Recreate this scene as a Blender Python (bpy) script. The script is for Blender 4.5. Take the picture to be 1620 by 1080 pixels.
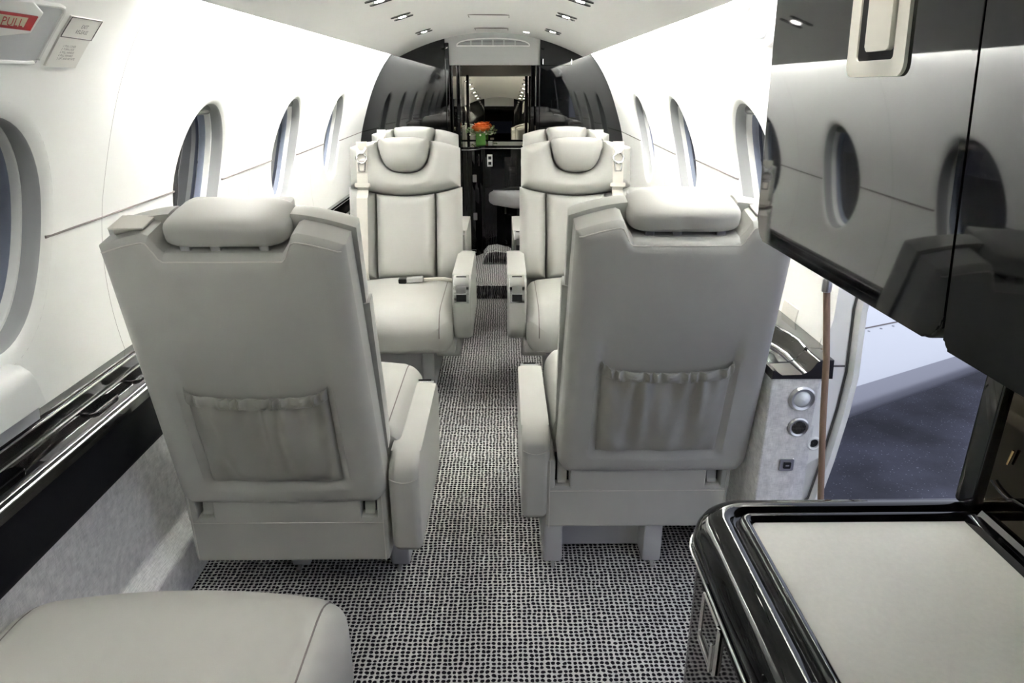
import bpy, bmesh, math, random
from mathutils import Vector, Matrix
random.seed(4)
PI = math.pi
for o in list(bpy.data.objects): bpy.data.objects.remove(o)
SC = bpy.context.scene
COL = SC.collection

# ------------------------------------------------------------------ camera, world, exposure
F = 1080.0
PITCH = math.atan(403 / F)
YAW = math.atan(13 / F * math.cos(PITCH))
cd = bpy.data.cameras.new('camera'); cam = bpy.data.objects.new('camera', cd); COL.objects.link(cam)
cd.sensor_width = 36; cd.lens = 36 * F / 1620; cd.clip_start = 0.02
cam.location = (.09, 0, 1.40)
fw = Vector((math.sin(YAW) * math.cos(PITCH), math.cos(YAW) * math.cos(PITCH), -math.sin(PITCH)))
rt = Vector((math.cos(YAW), -math.sin(YAW), 0)); up = rt.cross(fw)
cam.rotation_euler = Matrix((rt, up, -fw)).transposed().to_euler()
SC.camera = cam
SC.view_settings.view_transform = 'Standard'; SC.view_settings.look = 'None'
SC.view_settings.exposure = 0.8; SC.view_settings.gamma = 1.0
SC.view_settings.use_curve_mapping = False
SC.cycles.max_bounces = 10; SC.cycles.diffuse_bounces = 6; SC.cycles.glossy_bounces = 6
SC.cycles.sample_clamp_indirect = 60.0
w = bpy.data.worlds.new('world'); SC.world = w; w.use_nodes = True
bg = w.node_tree.nodes['Background']; bg.inputs[0].default_value = (.78, .84, 1.0, 1); bg.inputs[1].default_value = .75

COVE = 125.0      # strength of the hidden cove strips
COVE_ADDED = 88.0  # dimmer strips added over the forward part to brighten the foreground
SPOT = 2.0       # watts of each ceiling downlight

# ------------------------------------------------------------------ materials
def mat(name, col, rough=.5, metal=0, coat=0, spec=.5, noise=None, bump=None, var=0, emit=0):
    m = bpy.data.materials.new(name); m.use_nodes = True
    nt = m.node_tree; b = nt.nodes['Principled BSDF']
    b.inputs['Base Color'].default_value = (*col, 1); b.inputs['Roughness'].default_value = rough
    b.inputs['Metallic'].default_value = metal; b.inputs['Specular IOR Level'].default_value = spec
    b.inputs['Coat Weight'].default_value = coat; b.inputs['Coat Roughness'].default_value = .02
    if emit: b.inputs['Emission Color'].default_value = (*col, 1); b.inputs['Emission Strength'].default_value = emit
    tc = nt.nodes.new('ShaderNodeTexCoord')
    if var:
        n = nt.nodes.new('ShaderNodeTexNoise'); n.inputs['Scale'].default_value = noise or 6; n.inputs['Detail'].default_value = 4
        r = nt.nodes.new('ShaderNodeMix'); r.data_type = 'RGBA'
        r.inputs[6].default_value = (*[c * (1 - var) for c in col], 1); r.inputs[7].default_value = (*[min(1, c * (1 + var)) for c in col], 1)
        nt.links.new(tc.outputs['Object'], n.inputs['Vector']); nt.links.new(n.outputs['Fac'], r.inputs[0]); nt.links.new(r.outputs[2], b.inputs['Base Color'])
    if bump:
        sc, st, ds = bump
        n = nt.nodes.new('ShaderNodeTexNoise'); n.inputs['Scale'].default_value = sc; n.inputs['Detail'].default_value = 3
        bp = nt.nodes.new('ShaderNodeBump'); bp.inputs['Strength'].default_value = st; bp.inputs['Distance'].default_value = ds
        nt.links.new(tc.outputs['Object'], n.inputs['Vector']); nt.links.new(n.outputs['Fac'], bp.inputs['Height']); nt.links.new(bp.outputs[0], b.inputs['Normal'])
    return m

def carpet_mat():
    m = mat('looped carpet', (.4, .4, .4), .95, spec=.1); nt = m.node_tree; b = nt.nodes['Principled BSDF']; N = nt.nodes.new; L = nt.links.new
    tc = N('ShaderNodeTexCoord'); mp = N('ShaderNodeMapping'); mp.inputs['Scale'].default_value = (71, 74, 0)
    ns = N('ShaderNodeTexNoise'); ns.inputs['Scale'].default_value = 26; ns.inputs['Detail'].default_value = 2
    sub = N('ShaderNodeVectorMath'); sub.operation = 'SUBTRACT'; sub.inputs[1].default_value = (.5, .5, .5)
    sca = N('ShaderNodeVectorMath'); sca.operation = 'SCALE'; sca.inputs['Scale'].default_value = .012
    add = N('ShaderNodeVectorMath'); add.operation = 'ADD'
    L(tc.outputs['Object'], ns.inputs['Vector']); L(ns.outputs['Color'], sub.inputs[0]); L(sub.outputs[0], sca.inputs[0])
    L(tc.outputs['Object'], add.inputs[0]); L(sca.outputs[0], add.inputs[1]); L(add.outputs[0], mp.inputs['Vector'])
    vo = N('ShaderNodeTexVoronoi'); vo.voronoi_dimensions = '2D'; vo.inputs['Scale'].default_value = 1; vo.inputs['Randomness'].default_value = .16
    L(mp.outputs[0], vo.inputs['Vector'])
    fz = N('ShaderNodeTexNoise'); fz.inputs['Scale'].default_value = 300; L(tc.outputs['Object'], fz.inputs['Vector'])
    ma = N('ShaderNodeMath'); ma.operation = 'MULTIPLY_ADD'; ma.inputs[1].default_value = .26; L(fz.outputs['Fac'], ma.inputs[0]); L(vo.outputs['Distance'], ma.inputs[2])
    cr = N('ShaderNodeValToRGB'); cr.color_ramp.elements[0].position = .475; cr.color_ramp.elements[1].position = .56
    cr.color_ramp.elements[0].color = (.010, .008, .012, 1); cr.color_ramp.elements[1].color = (.54, .53, .52, 1)
    L(ma.outputs[0], cr.inputs[0]); L(cr.outputs[0], b.inputs['Base Color'])
    bp = N('ShaderNodeBump'); bp.inputs['Strength'].default_value = .8; bp.inputs['Distance'].default_value = .006
    L(ma.outputs[0], bp.inputs['Height']); L(bp.outputs[0], b.inputs['Normal'])
    return m

def weave_mat(name, c0, c1, s=230):
    m = mat(name, c1, .9, spec=.15); nt = m.node_tree; b = nt.nodes['Principled BSDF']; N = nt.nodes.new; L = nt.links.new
    tc = N('ShaderNodeTexCoord'); outs = []
    for sc in ((s * 3, s * .2, s * .2), (s * .2, s * 3, s * .2), (s * .2, s * .2, s * 3)):
        mp = N('ShaderNodeMapping'); mp.inputs['Scale'].default_value = sc; L(tc.outputs['Object'], mp.inputs['Vector'])
        n = N('ShaderNodeTexNoise'); n.inputs['Scale'].default_value = 1; n.inputs['Detail'].default_value = 2; L(mp.outputs[0], n.inputs['Vector']); outs.append(n.outputs['Fac'])
    a = N('ShaderNodeMath'); a.operation = 'ADD'; L(outs[0], a.inputs[0]); L(outs[1], a.inputs[1]); a2 = N('ShaderNodeMath'); a2.operation = 'ADD'; L(a.outputs[0], a2.inputs[0]); L(outs[2], a2.inputs[1])
    cr = N('ShaderNodeValToRGB'); cr.color_ramp.elements[0].position = .38; cr.color_ramp.elements[1].position = .62
    cr.color_ramp.elements[0].color = (*c0, 1); cr.color_ramp.elements[1].color = (*c1, 1)
    h = N('ShaderNodeMath'); h.operation = 'MULTIPLY'; h.inputs[1].default_value = .333; L(a2.outputs[0], h.inputs[0])
    L(h.outputs[0], cr.inputs[0]); L(cr.outputs[0], b.inputs['Base Color'])
    bp = N('ShaderNodeBump'); bp.inputs['Strength'].default_value = .35; bp.inputs['Distance'].default_value = .002
    L(h.outputs[0], bp.inputs['Height']); L(bp.outputs[0], b.inputs['Normal'])
    return m

def glass_mat(name, tint, gloss=.06):
    m = bpy.data.materials.new(name); m.use_nodes = True; nt = m.node_tree; nt.nodes.clear(); N = nt.nodes.new; L = nt.links.new
    o = N('ShaderNodeOutputMaterial'); t = N('ShaderNodeBsdfTransparent'); t.inputs[0].default_value = (*tint, 1)
    g = N('ShaderNodeBsdfGlossy'); g.inputs['Roughness'].default_value = .02
    fr = N('ShaderNodeFresnel'); fr.inputs[0].default_value = 1.45; mx = N('ShaderNodeMixShader')
    fm = N('ShaderNodeMath'); fm.operation = 'MULTIPLY'; fm.inputs[1].default_value = .25; L(fr.outputs[0], fm.inputs[0]); L(fm.outputs[0], mx.inputs[0]); L(t.outputs[0], mx.inputs[1]); L(g.outputs[0], mx.inputs[2]); L(mx.outputs[0], o.inputs[0])
    return m

M = dict(
    wall=mat('ivory wall lining', (.86, .86, .835), .55, spec=.3, bump=(260, .06, .002)),
    ceil=mat('ceiling lining', (.76, .755, .735), .6, spec=.3, bump=(300, .05, .002)),
    white=mat('white moulding', (.80, .80, .78), .35),
    grey=mat('grey moulding', (.50, .51, .53), .4),
    hdr=mat('grey header lining', (.43, .44, .43), .5, bump=(200, .05, .002)),
    leather=mat('light grey leather', (.42, .418, .392), .42, spec=.4, noise=9, var=.03, bump=(420, .12, .0015)),
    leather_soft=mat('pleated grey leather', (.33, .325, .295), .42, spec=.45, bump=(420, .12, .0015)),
    leather_dim=mat('grey vinyl', (.42, .42, .43), .45, bump=(420, .1, .0015)),
    stitch=mat('grey thread', (.56, .55, .51), .7),
    seam=mat('taupe seam', (.17, .145, .14), .7),
    black=mat('black lacquer', (.004, .004, .0045), .03, coat=.12, spec=.5),
    gloss=mat('dark wood lacquer', (.012, .010, .009), .045, coat=.5, spec=.5, noise=14, var=.5),
    blackleather=mat('black leather', (.007, .007, .009), .6, spec=.15, bump=(300, .15, .0015)),
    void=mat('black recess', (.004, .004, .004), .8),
    chrome=mat('polished metal', (.82, .82, .82), .1, metal=1),
    harness=mat('harness metal', (.55, .55, .55), .2, metal=1),
    darkmetal=mat('dark chrome', (.22, .22, .22), .15, metal=1),
    satin=mat('satin metal', (.62, .62, .62), .3, metal=1),
    cream=mat('cream metal', (.72, .70, .62), .35, metal=.0),
    belt=mat('beige webbing', (.50, .475, .43), .75, bump=(500, .2, .001)),
    beltw=mat('white webbing', (.60, .575, .525), .7, bump=(500, .2, .001)),
    plastic=mat('black plastic', (.015, .015, .015), .35),
    lamp=mat('lamp glow', (1, .97, .9), .3, emit=14),
    strip=mat('cove light glow', (1, 1, .985), .3, emit=COVE),
    strip_added=mat('added cove light glow', (1, 1, .985), .3, emit=COVE_ADDED),
    carpet=carpet_mat(),
    fabric=weave_mat('woven wall fabric', (.55, .545, .545), (.86, .85, .845)),
    top=mat('beige counter laminate', (.66, .645, .60), .5, noise=180, var=.08, spec=.4),
    red=mat('red enamel', (.42, .012, .014), .35),
    placard=mat('pale placard', (.70, .68, .64), .5),
    pullbg=mat('pale lettering field', (.62, .58, .42), .5),
    ink=mat('dark ink', (.10, .09, .09), .6),
    mirror=mat('mirror', (.80, .76, .66), .005, metal=1),
    smoke=mat('smoked mirror', (.055, .046, .034), .03, metal=1),
    pane=glass_mat('tinted window glass', (.055, .058, .068)),
    bluegrey=mat('blue grey window rim', (.20, .225, .30), .4),
    reveal=mat('grey window reveal', (.34, .345, .35), .35),
    shade=mat('grey shade cloth', (.30, .30, .31), .7),
    rod=mat('tan leather cord', (.30, .20, .145), .55, bump=(300, .2, .001)),
    tar=mat('asphalt', (.052, .052, .066), .85, noise=30, var=.45, bump=(160, .7, .01)),
    wing=mat('white aircraft paint', (.66, .67, .70), .3, coat=.3),
    wingdark=mat('grey leading edge', (.30, .30, .34), .35, metal=.4),
    petal=mat('orange petal', (.75, .16, .02), .55, noise=40, var=.3),
    leaf=mat('grey green leaf', (.16, .22, .10), .6, noise=40, var=.4),
    vase=mat('green leaf lined vase', (.10, .26, .05), .15, coat=.6, noise=20, var=.3),
    bud=mat('cream buds', (.62, .60, .48), .6),
    brass=mat('brass', (.70, .52, .25), .25, metal=1),
    lens=mat('frosted lamp lens', (.75, .78, .82), .12, coat=1),
    mesh=mat('dark speaker mesh', (.09, .085, .085), .6),
)
def tar_speckle(m):
    nt = m.node_tree; b = nt.nodes['Principled BSDF']; N = nt.nodes.new; L = nt.links.new
    tc = N('ShaderNodeTexCoord'); v = N('ShaderNodeTexVoronoi'); v.inputs['Scale'].default_value = 34
    cr = N('ShaderNodeValToRGB'); cr.color_ramp.elements[0].position = .10; cr.color_ramp.elements[1].position = .17
    cr.color_ramp.elements[0].color = (.42, .43, .50, 1); cr.color_ramp.elements[1].color = (.112, .114, .150, 1)
    n = N('ShaderNodeTexNoise'); n.inputs['Scale'].default_value = 1.6; n.inputs['Detail'].default_value = 6
    c2 = N('ShaderNodeValToRGB'); c2.color_ramp.elements[0].position = .35; c2.color_ramp.elements[1].position = .7
    c2.color_ramp.elements[0].color = (.5, .5, .5, 1); c2.color_ramp.elements[1].color = (1.35, 1.35, 1.4, 1)
    mx = N('ShaderNodeMix'); mx.data_type = 'RGBA'; mx.blend_type = 'MULTIPLY'; mx.inputs[0].default_value = 1
    L(tc.outputs['Object'], v.inputs['Vector']); L(tc.outputs['Object'], n.inputs['Vector']); L(v.outputs['Distance'], cr.inputs[0]); L(n.outputs['Fac'], c2.inputs[0])
    L(cr.outputs[0], mx.inputs[6]); L(c2.outputs[0], mx.inputs[7]); L(mx.outputs[2], b.inputs['Base Color'])
tar_speckle(M['tar'])

# ------------------------------------------------------------------ mesh helpers
class MB:
    def __init__(s): s.v = []; s.f = []
    def add(s, v, f, T=None):
        n = len(s.v)
        s.v += [tuple(T(*p)) if T else tuple(p) for p in v]; s.f += [tuple(i + n for i in q) for q in f]; return s
    def box(s, x0, x1, y0, y1, z0, z1, b=0, seg=2, T=None):
        bm = bmesh.new(); bmesh.ops.create_cube(bm, size=1)
        for v in bm.verts: v.co = Vector(((x0 + x1) / 2 + v.co.x * (x1 - x0), (y0 + y1) / 2 + v.co.y * (y1 - y0), (z0 + z1) / 2 + v.co.z * (z1 - z0)))
        if b: bmesh.ops.bevel(bm, geom=bm.edges[:], offset=b, segments=seg, affect='EDGES', profile=.5)
        bm.verts.index_update()
        s.add([v.co[:] for v in bm.verts], [[v.index for v in f.verts] for f in bm.faces], T); bm.free(); return s
    def prism(s, poly, h0, h1, T=None, b=0):
        """poly in (p,q), extruded over r; T maps (p,q,r) to space; b bevels the rims"""
        n = len(poly); bm = bmesh.new()
        A = [bm.verts.new((p, q, h0)) for p, q in poly]; B = [bm.verts.new((p, q, h1)) for p, q in poly]
        fa = bm.faces.new(A[::-1]); fb = bm.faces.new(B)
        for i in range(n): bm.faces.new((A[i], A[(i + 1) % n], B[(i + 1) % n], B[i]))
        if b: bmesh.ops.bevel(bm, geom=list(fa.edges) + list(fb.edges), offset=b, segments=3, affect='EDGES', profile=.5)
        bm.verts.index_update()
        s.add([v.co[:] for v in bm.verts], [[v.index for v in f.verts] for f in bm.faces], T); bm.free(); return s
    def tube(s, pts, r, n=8, closed=False):
        P = [Vector(p) for p in pts]; m = len(P); vs = []; ref = Vector((.31, .77, .55)).normalized()
        for i, p in enumerate(P):
            if closed: t = P[(i + 1) % m] - P[i - 1]
            else: t = P[min(i + 1, m - 1)] - P[max(i - 1, 0)]
            t.normalize(); a = t.cross(ref); a.normalize(); b = t.cross(a)
            rr = r[i] if isinstance(r, (list, tuple)) else r
            vs += [tuple(p + a * rr * math.cos(2 * PI * k / n) + b * rr * math.sin(2 * PI * k / n)) for k in range(n)]
        fs = []
        for i in range(m if closed else m - 1):
            j = (i + 1) % m
            fs += [(i * n + k, i * n + (k + 1) % n, j * n + (k + 1) % n, j * n + k) for k in range(n)]
        if not closed: fs += [tuple(range(n))[::-1], tuple(range((m - 1) * n, m * n))]
        return s.add(vs, fs)
    def grid(s, nu, nv, fn, wrap=False):
        vs = [fn(i, j) for i in range(nu) for j in range(nv)]
        fs = [(i * nv + j, ((i + 1) % nu) * nv + j, ((i + 1) % nu) * nv + j + 1, i * nv + j + 1) for i in range(nu if wrap else nu - 1) for j in range(nv - 1)]
        return s.add(vs, fs)
    def lathe(s, prof, c, ax='z', n=24):
        def fn(i, j):
            r, h = prof[j]; a = 2 * PI * i / n; p, q = r * math.cos(a), r * math.sin(a)
            return {'z': (c[0] + p, c[1] + q, c[2] + h), 'y': (c[0] + p, c[1] + h, c[2] + q), 'x': (c[0] + h, c[1] + p, c[2] + q)}[ax]
        return s.grid(n, len(prof), fn, True)
    def ell(s, c, h, e=1.0, nu=28, nv=16):
        """superellipsoid cushion; e<1 is boxier"""
        sg = lambda x, k: math.copysign(abs(x) ** k, x)
        def fn(i, j):
            a = 2 * PI * i / nu; b = -PI / 2 + PI * j / (nv - 1); cb = sg(math.cos(b), e)
            return (c[0] + h[0] * cb * sg(math.cos(a), e), c[1] + h[1] * cb * sg(math.sin(a), e), c[2] + h[2] * sg(math.sin(b), e))
        return s.grid(nu, nv, fn, True)
    def tr(s, T): s.v = [tuple(T(*p)) for p in s.v]; return s

ORG = {}
def thing(name, label, cat, loc=(0, 0, 0), rot=0, group=None, kind=None):
    o = bpy.data.objects.new(name, None); COL.objects.link(o); o.empty_display_size = .1
    o.location = loc; o.rotation_euler = (0, 0, rot)
    ORG[o.name] = Vector(loc)
    if kind: o['kind'] = kind
    if label: o['label'] = label
    if cat: o['category'] = cat
    if group: o['group'] = group
    return o
def part(name, mb, m, parent=None, local=False, angle=38, label=None, merge=False, kind=None):
    """one mesh object; vertices are world points (or the parent's own frame when local)"""
    me = bpy.data.meshes.new(name)
    org = Vector((0, 0, 0)) if local or parent is None else ORG.get(parent.name, Vector((0, 0, 0)))
    me.from_pydata([(v[0] - org.x, v[1] - org.y, v[2] - org.z) for v in mb.v], [], mb.f)
    bm = bmesh.new(); bm.from_mesh(me)
    if merge: bmesh.ops.remove_doubles(bm, verts=bm.verts, dist=.0004)
    bmesh.ops.recalc_face_normals(bm, faces=bm.faces); bm.to_mesh(me); bm.free()
    me.polygons.foreach_set('use_smooth', [True] * len(me.polygons)); me.set_sharp_from_angle(angle=math.radians(angle))
    me.materials.append(M[m] if isinstance(m, str) else m); me.update()
    o = bpy.data.objects.new(name, me); COL.objects.link(o)
    if angle < 60:
        wm_ = o.modifiers.new('weighted', 'WEIGHTED_NORMAL'); wm_.keep_sharp = True; wm_.weight = 80
    if parent is not None: o.parent = parent
    ORG[o.name] = org
    if label: o['label'] = label
    if kind: o['kind'] = kind
    return o
def struct(name, mb, m, label=None, **k):
    o = part(name, mb, m, **k); o['kind'] = 'structure'
    if label: o['label'] = label
    return o
def text_faces(txt, size, align='CENTER', space=1.0):
    c = bpy.data.curves.new('t', 'FONT'); c.body = txt; c.size = size; c.align_x = align; c.resolution_u = 2; c.space_character = space
    o = bpy.data.objects.new('t', c); COL.objects.link(o)
    me = bpy.data.meshes.new_from_object(o.evaluated_get(bpy.context.evaluated_depsgraph_get()))
    v = [tuple(p.co) for p in me.vertices]; f = [tuple(p.vertices) for p in me.polygons]
    bpy.data.objects.remove(o); bpy.data.curves.remove(c); bpy.data.meshes.remove(me)
    return v, f

def sst(a, b, x):
    t = max(0., min(1., (x - a) / (b - a))); return t * t * (3 - 2 * t)
def rnd(x, r):
    t = max(0., min(1., x / r)); return math.sqrt(max(0, 1 - (1 - t) ** 2))
def esp(n): return [math.sin(PI / 2 * (-1 + 2 * i / (n - 1))) for i in range(n)]
def rrect(x0, x1, y0, y1, r, n=5):
    out = []
    for cx, cy, a0 in ((x1 - r, y1 - r, 0), (x0 + r, y1 - r, 90), (x0 + r, y0 + r, 180), (x1 - r, y0 + r, 270)):
        out += [(cx + r * math.cos(math.radians(a0 + 90 * k / n)), cy + r * math.sin(math.radians(a0 + 90 * k / n))) for k in range(n + 1)]
    return out
def slab(T, uc, hw, vb, vt, front, rear, nu=28, nv=28, mb=None):
    A = esp(nu); B = [(1 + t) / 2 for t in esp(nv)]; mb = mb or MB(); n = nu * nv; V = [[], []]
    for a in A:
        for b in B:
            u = uc + hw(b) * a; v0, v1 = vb(u), vt(u); v = v0 + b * (v1 - v0)
            V[0].append(T(u, v, front(u, v))); V[1].append(T(u, v, rear(u, v)))
    fs = []
    for i in range(nu - 1):
        for j in range(nv - 1):
            q = (i * nv + j, (i + 1) * nv + j, (i + 1) * nv + j + 1, i * nv + j + 1); fs += [q, tuple(n + k for k in q[::-1])]
    ring = [i * nv for i in range(nu)] + [(nu - 1) * nv + j for j in range(1, nv)] + [i * nv + nv - 1 for i in range(nu - 2, -1, -1)] + [j for j in range(nv - 2, 0, -1)]
    for k in range(len(ring)):
        a, b = ring[k], ring[(k + 1) % len(ring)]; fs.append((a, b, n + b, n + a))
    return mb.add(V[0] + V[1], fs)

# ------------------------------------------------------------------ cabin shell
ZC = .855
def RW(t): return 1.0 + .055 * sst(math.radians(18), math.radians(52), t)
def WP(side, Y, t, off=0.0):
    """point of the lining: side -1 left, +1 right; t angle above the tube's axis; off > 0 is into the cabin"""
    r = RW(t) - off
    return (side * r * math.cos(t), Y, ZC + r * math.sin(t))
TC_, TB, TT = math.radians(14.3), math.radians(-9.0), math.radians(33)
WIN_A, WIN_B = .193, .247
WY = {-1: [-.60, .39, 1.385, 2.445, 3.44, 4.415], 1: [2.43, 3.45, 4.40]}
YB, YF = 5.35, -1.5

flo = MB()
flo.box(-.95, .95, YF, 4.62, -.06, 0)
struct('floor', flo, 'carpet', 'cabin floor under grey and black loop carpet')
fl2 = MB().box(-.95, .95, 4.62, 6.3, -.06, .095, .012)
struct('floor.001', fl2, 'carpet', 'raised carpeted step at the aft end of the aisle')

def bay(side, Yc, Ya, Yb):
    """wall panel round one oval window: ellipse hole, rings out to the rectangle, and the arc above"""
    nt, ns = 24, 20
    edge = [(Yb, TB + (TT - TB) * k / ns) for k in range(ns)] + [(Yb - (Yb - Ya) * k / nt, TT) for k in range(nt)] + \
           [(Ya, TT - (TT - TB) * k / ns) for k in range(ns)] + [(Ya + (Yb - Ya) * k / nt, TB) for k in range(nt)]
    a, b = WIN_A * 1.16, WIN_B * 1.16; rings = 9; m = len(edge); mb = MB()
    def fn(i, j):
        Y, t = edge[i]; g = math.atan2((t - TC_) / b, (Y - Yc) / a); s = j / (rings - 1)
        ey, et = Yc + a * math.cos(g), TC_ + b * math.sin(g)
        return WP(side, ey + (Y - ey) * s, et + (t - et) * s)
    mb.grid(m, rings, fn, True)
    na = 22
    mb.grid(nt + 1, na, lambda i, j: WP(side, Yb - (Yb - Ya) * i / nt, TT + (math.radians(89) - TT) * j / (na - 1)))
    return mb
def oval_ring(side, Yc, scales, n=56):
    mb = MB()
    def fn(i, j):
        s, off = scales[j]; g = 2 * PI * i / n
        return WP(side, Yc + WIN_A * s * math.cos(g), TC_ + WIN_B * s * math.sin(g), off)
    return mb.grid(n, len(scales), fn, True)

wall = {-1: thing('wall_left', 'ivory curved side wall with oval windows', None, kind='structure'),
        1: thing('wall_right', 'ivory curved side wall aft of the open door', None, kind='structure')}
wn = 0
for side in (-1, 1):
    ys = WY[side]; bounds = [YF] + [(a + b) / 2 for a, b in zip(ys, ys[1:])] + [YB]
    if side == 1: bounds[0] = 1.80
    if side == -1: bounds[3] = 1.82
    for k, Yc in enumerate(ys):
        g = .0007
        o = part('wall_panel', bay(side, Yc, bounds[k] + g, bounds[k + 1] - g), 'wall', wall[side], merge=True)
        wn += 1
        bk = MB(); bk.grid(2, 30, lambda i, j: WP(side, bounds[k + 1] - .012 + .024 * i, TB + (math.radians(89) - TB) * j / 29, -.003)); part('joint_backing', bk, 'seam', wall[side])  # backing strip added to stop outside light leaking through the panel joint
        W = thing('window_%d' % wn, 'oval cabin window in the %s wall' % ('left' if side < 0 else 'right'), None, kind='structure')
        part('window_frame', oval_ring(side, Yc, [(1.16, 0), (1.12, -.0005), (1.08, -.002), (1.045, -.005), (1.02, -.010)]), 'wall', W)
        part('reveal', oval_ring(side, Yc, [(1.021, -.0095), (1.010, -.013), (1.004, -.020), (.992, -.036), (.985, -.048)]), 'reveal', W)
        part('inner_ring', oval_ring(side, Yc, [(.987, -.047), (.965, -.048), (.955, -.051), (.945, -.062), (.938, -.066)]), 'white', W)
        part('outer_frame', oval_ring(side, Yc, [(.940, -.0655), (.925, -.0665), (.905, -.069), (.885, -.076), (.875, -.082)]), 'bluegrey', W)
        pn = MB(); n = 56
        pn.add([WP(side, Yc + WIN_A * .91 * math.cos(2 * PI * i / n), TC_ + WIN_B * .91 * math.sin(2 * PI * i / n), -.083) for i in range(n)] + [WP(side, Yc, TC_, -.0835)], [(i, (i + 1) % n, n) for i in range(n)])
        part('pane', pn, 'pane', W)
        rl = MB(); c = [WP(side, Yc + d, TC_ + WIN_B * .86, -.048) for d in (-.075, -.07, .07, .075)]
        rl.tube(c, [.012, .017, .017, .012], 14)
        part('shade_roller', rl, 'harness', W)
    # waist seam along the wall, broken at the windows
    ts = math.asin((1.083 - ZC))
    tl = math.asin((1.071 - ZC))
    ends = [bounds[0] + .01] + sum([[y - WIN_A * 1.045, y + WIN_A * 1.045] for y in ys], []) + [YB - .01]
    for a, b in zip(ends[::2], ends[1::2]):
        if b - a < .05: continue
        sm = MB(); pts = [WP(side, a, tl, -.003), WP(side, a + .03, tl + .001, -.0015)] if a > bounds[0] + .02 else [WP(side, a, ts, -.0015)]
        pts += [WP(side, a + .10 + (b - a - .10) * k / 8, tl + (ts - tl) * (.2 + .8 * k / 8), -.0015) for k in range(9)]
        sm.tube(pts, .0036, 6)
        part('seam_strip', sm, 'seam', wall[side])

# wall right above the door opening and ahead of it, behind the galley
hd = MB(); hd.grid(30, 18, lambda i, j: WP(1, YF + (1.80 - YF) * i / 29, math.radians(40) + math.radians(49) * j / 17))
part('wall_panel', hd, 'wall', wall[1])
hd = MB(); hd.grid(12, 24, lambda i, j: WP(1, YF + (.84 - YF) * i / 11, math.radians(-58) + math.radians(98) * j / 23))
part('wall_panel', hd, 'wall', wall[1])

# ceiling panel with rolled lips
CK = .173 / .69 ** 2
def CZ(x): return 1.763 - CK * x * x
ce = MB(); xs = [.667 * math.sin(PI / 2 * (-1 + 2 * k / 40)) for k in range(41)]
sec = [(x, CZ(x)) for x in xs] + [(.672, CZ(.667) + .006), (.667, CZ(.667) + .014)] + [(x, CZ(x) + .014) for x in xs[::-1][1:]] + [(-.672, CZ(.667) + .006)]
ny = 3
ce.grid(len(sec), ny, lambda i, j: (sec[i][0], YF + (YB - YF) * j / (ny - 1), sec[i][1]), True)
ceil = struct('ceiling', ce, 'ceil', 'pale curved ceiling panel floating between the cove lights')
for sx in (-1, 1):
    st = MB().box(sx * .640 - .010, sx * .640 + .010, 1.90 if sx < 0 else 1.70, 5.28, 1.652, 1.664, .003)
    part('cove_light_strip', st, 'strip', ceil)
    part('cove_light_strip', MB().box(sx * .640 - .010, sx * .640 + .010, -1.40, .80 if sx < 0 else 1.68, 1.652, 1.664, .003), 'strip_added', ceil)  # dimmer forward strip, added to light the foreground
for y in (2.95, 4.62):   # flush hatches outlined on the ceiling
    pass
for (ya, yb) in ((4.02, 4.16), (4.90, 5.06)):
    ln = MB(); x0, x1 = -.10, .12
    ln.tube([(x0, yb, CZ(x0)), (x0, ya, CZ(x0)), (x1, ya, CZ(x1)), (x1, yb, CZ(x1))], .0025, 6)
    part('hatch_outline', ln, 'seam', ceil)

# side ledge, leather strip and fabric skirting (the right one reaches further in)
def ledge(side, y0, y1, dx, nm):
    s = side
    P = lambda x: s * (x - dx)
    E = lambda poly, b=0: MB().prism(poly, y0, y1, T=lambda p, q, r: (p, r, q), b=b)
    L = thing('trim_%d' % (1 if s < 0 else 2), 'dark lacquered side ledge along the %s wall' % nm, None, kind='structure')
    part('back_rail', E([(s * .99, .702), (s * .965, .70), (s * .957, .688), (s * .957, .652), (s * .99, .652)]), 'gloss', L)
    part('ledge_top', E([(s * .985, .654), (P(.895), .650), (P(.885), .642), (P(.885), .628), (s * .985, .62)]), 'gloss', L)
    part('rail_lip', MB().tube([(s * .955, y0, .690), (s * .955, y1, .690)], .0035, 8), 'chrome', L)
    part('front_lip', MB().tube([(s * .953, y0, .655), (s * .953, y1, .655)], .0045, 8), 'chrome', L)
    part('metal_strip', E([(P(.888), .642), (P(.876), .640), (P(.868), .630), (P(.868), .618), (P(.888), .618)]), 'gloss', L)
    part('strip_edge', MB().tube([(P(.8745), y0, .640), (P(.8745), y1, .640)], .003, 6), 'chrome', L)
    part('leather_panel', E([(P(.93), .620), (P(.876), .620), (P(.870), .60), (P(.872), .50), (P(.884), .474), (P(.93), .474)]), 'blackleather', L)
    B = struct('baseboard_%s' % nm, E([(s * .985, .476), (P(.886), .476), (P(.892), .20), (P(.884), .178), (P(.856), .132), (P(.848), .118), (P(.846), 0), (s * .985, 0)]), 'fabric', 'grey woven fabric skirting under the %s ledge' % nm)
    return L, B
LL, LB = ledge(-1, YF, YB, 0, 'left')
LR, RB = ledge(1, 1.76, YB, .062, 'right')
# inset lids in the left ledge
for (ya, yb) in ((.86, 1.255), (1.50, 1.62), (1.70, 1.80), (2.6, 3.0), (3.7, 4.2)):
    lid = MB().prism(rrect(-.948, -.905, ya, yb, .016), .650, .657, b=.002)
    part('ledge_lid', lid, 'black', LL)
fl = MB(); fl.tube([(-.958, 1.43 + .012 * k, .664) for k in range(2)], .001, 6)

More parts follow.
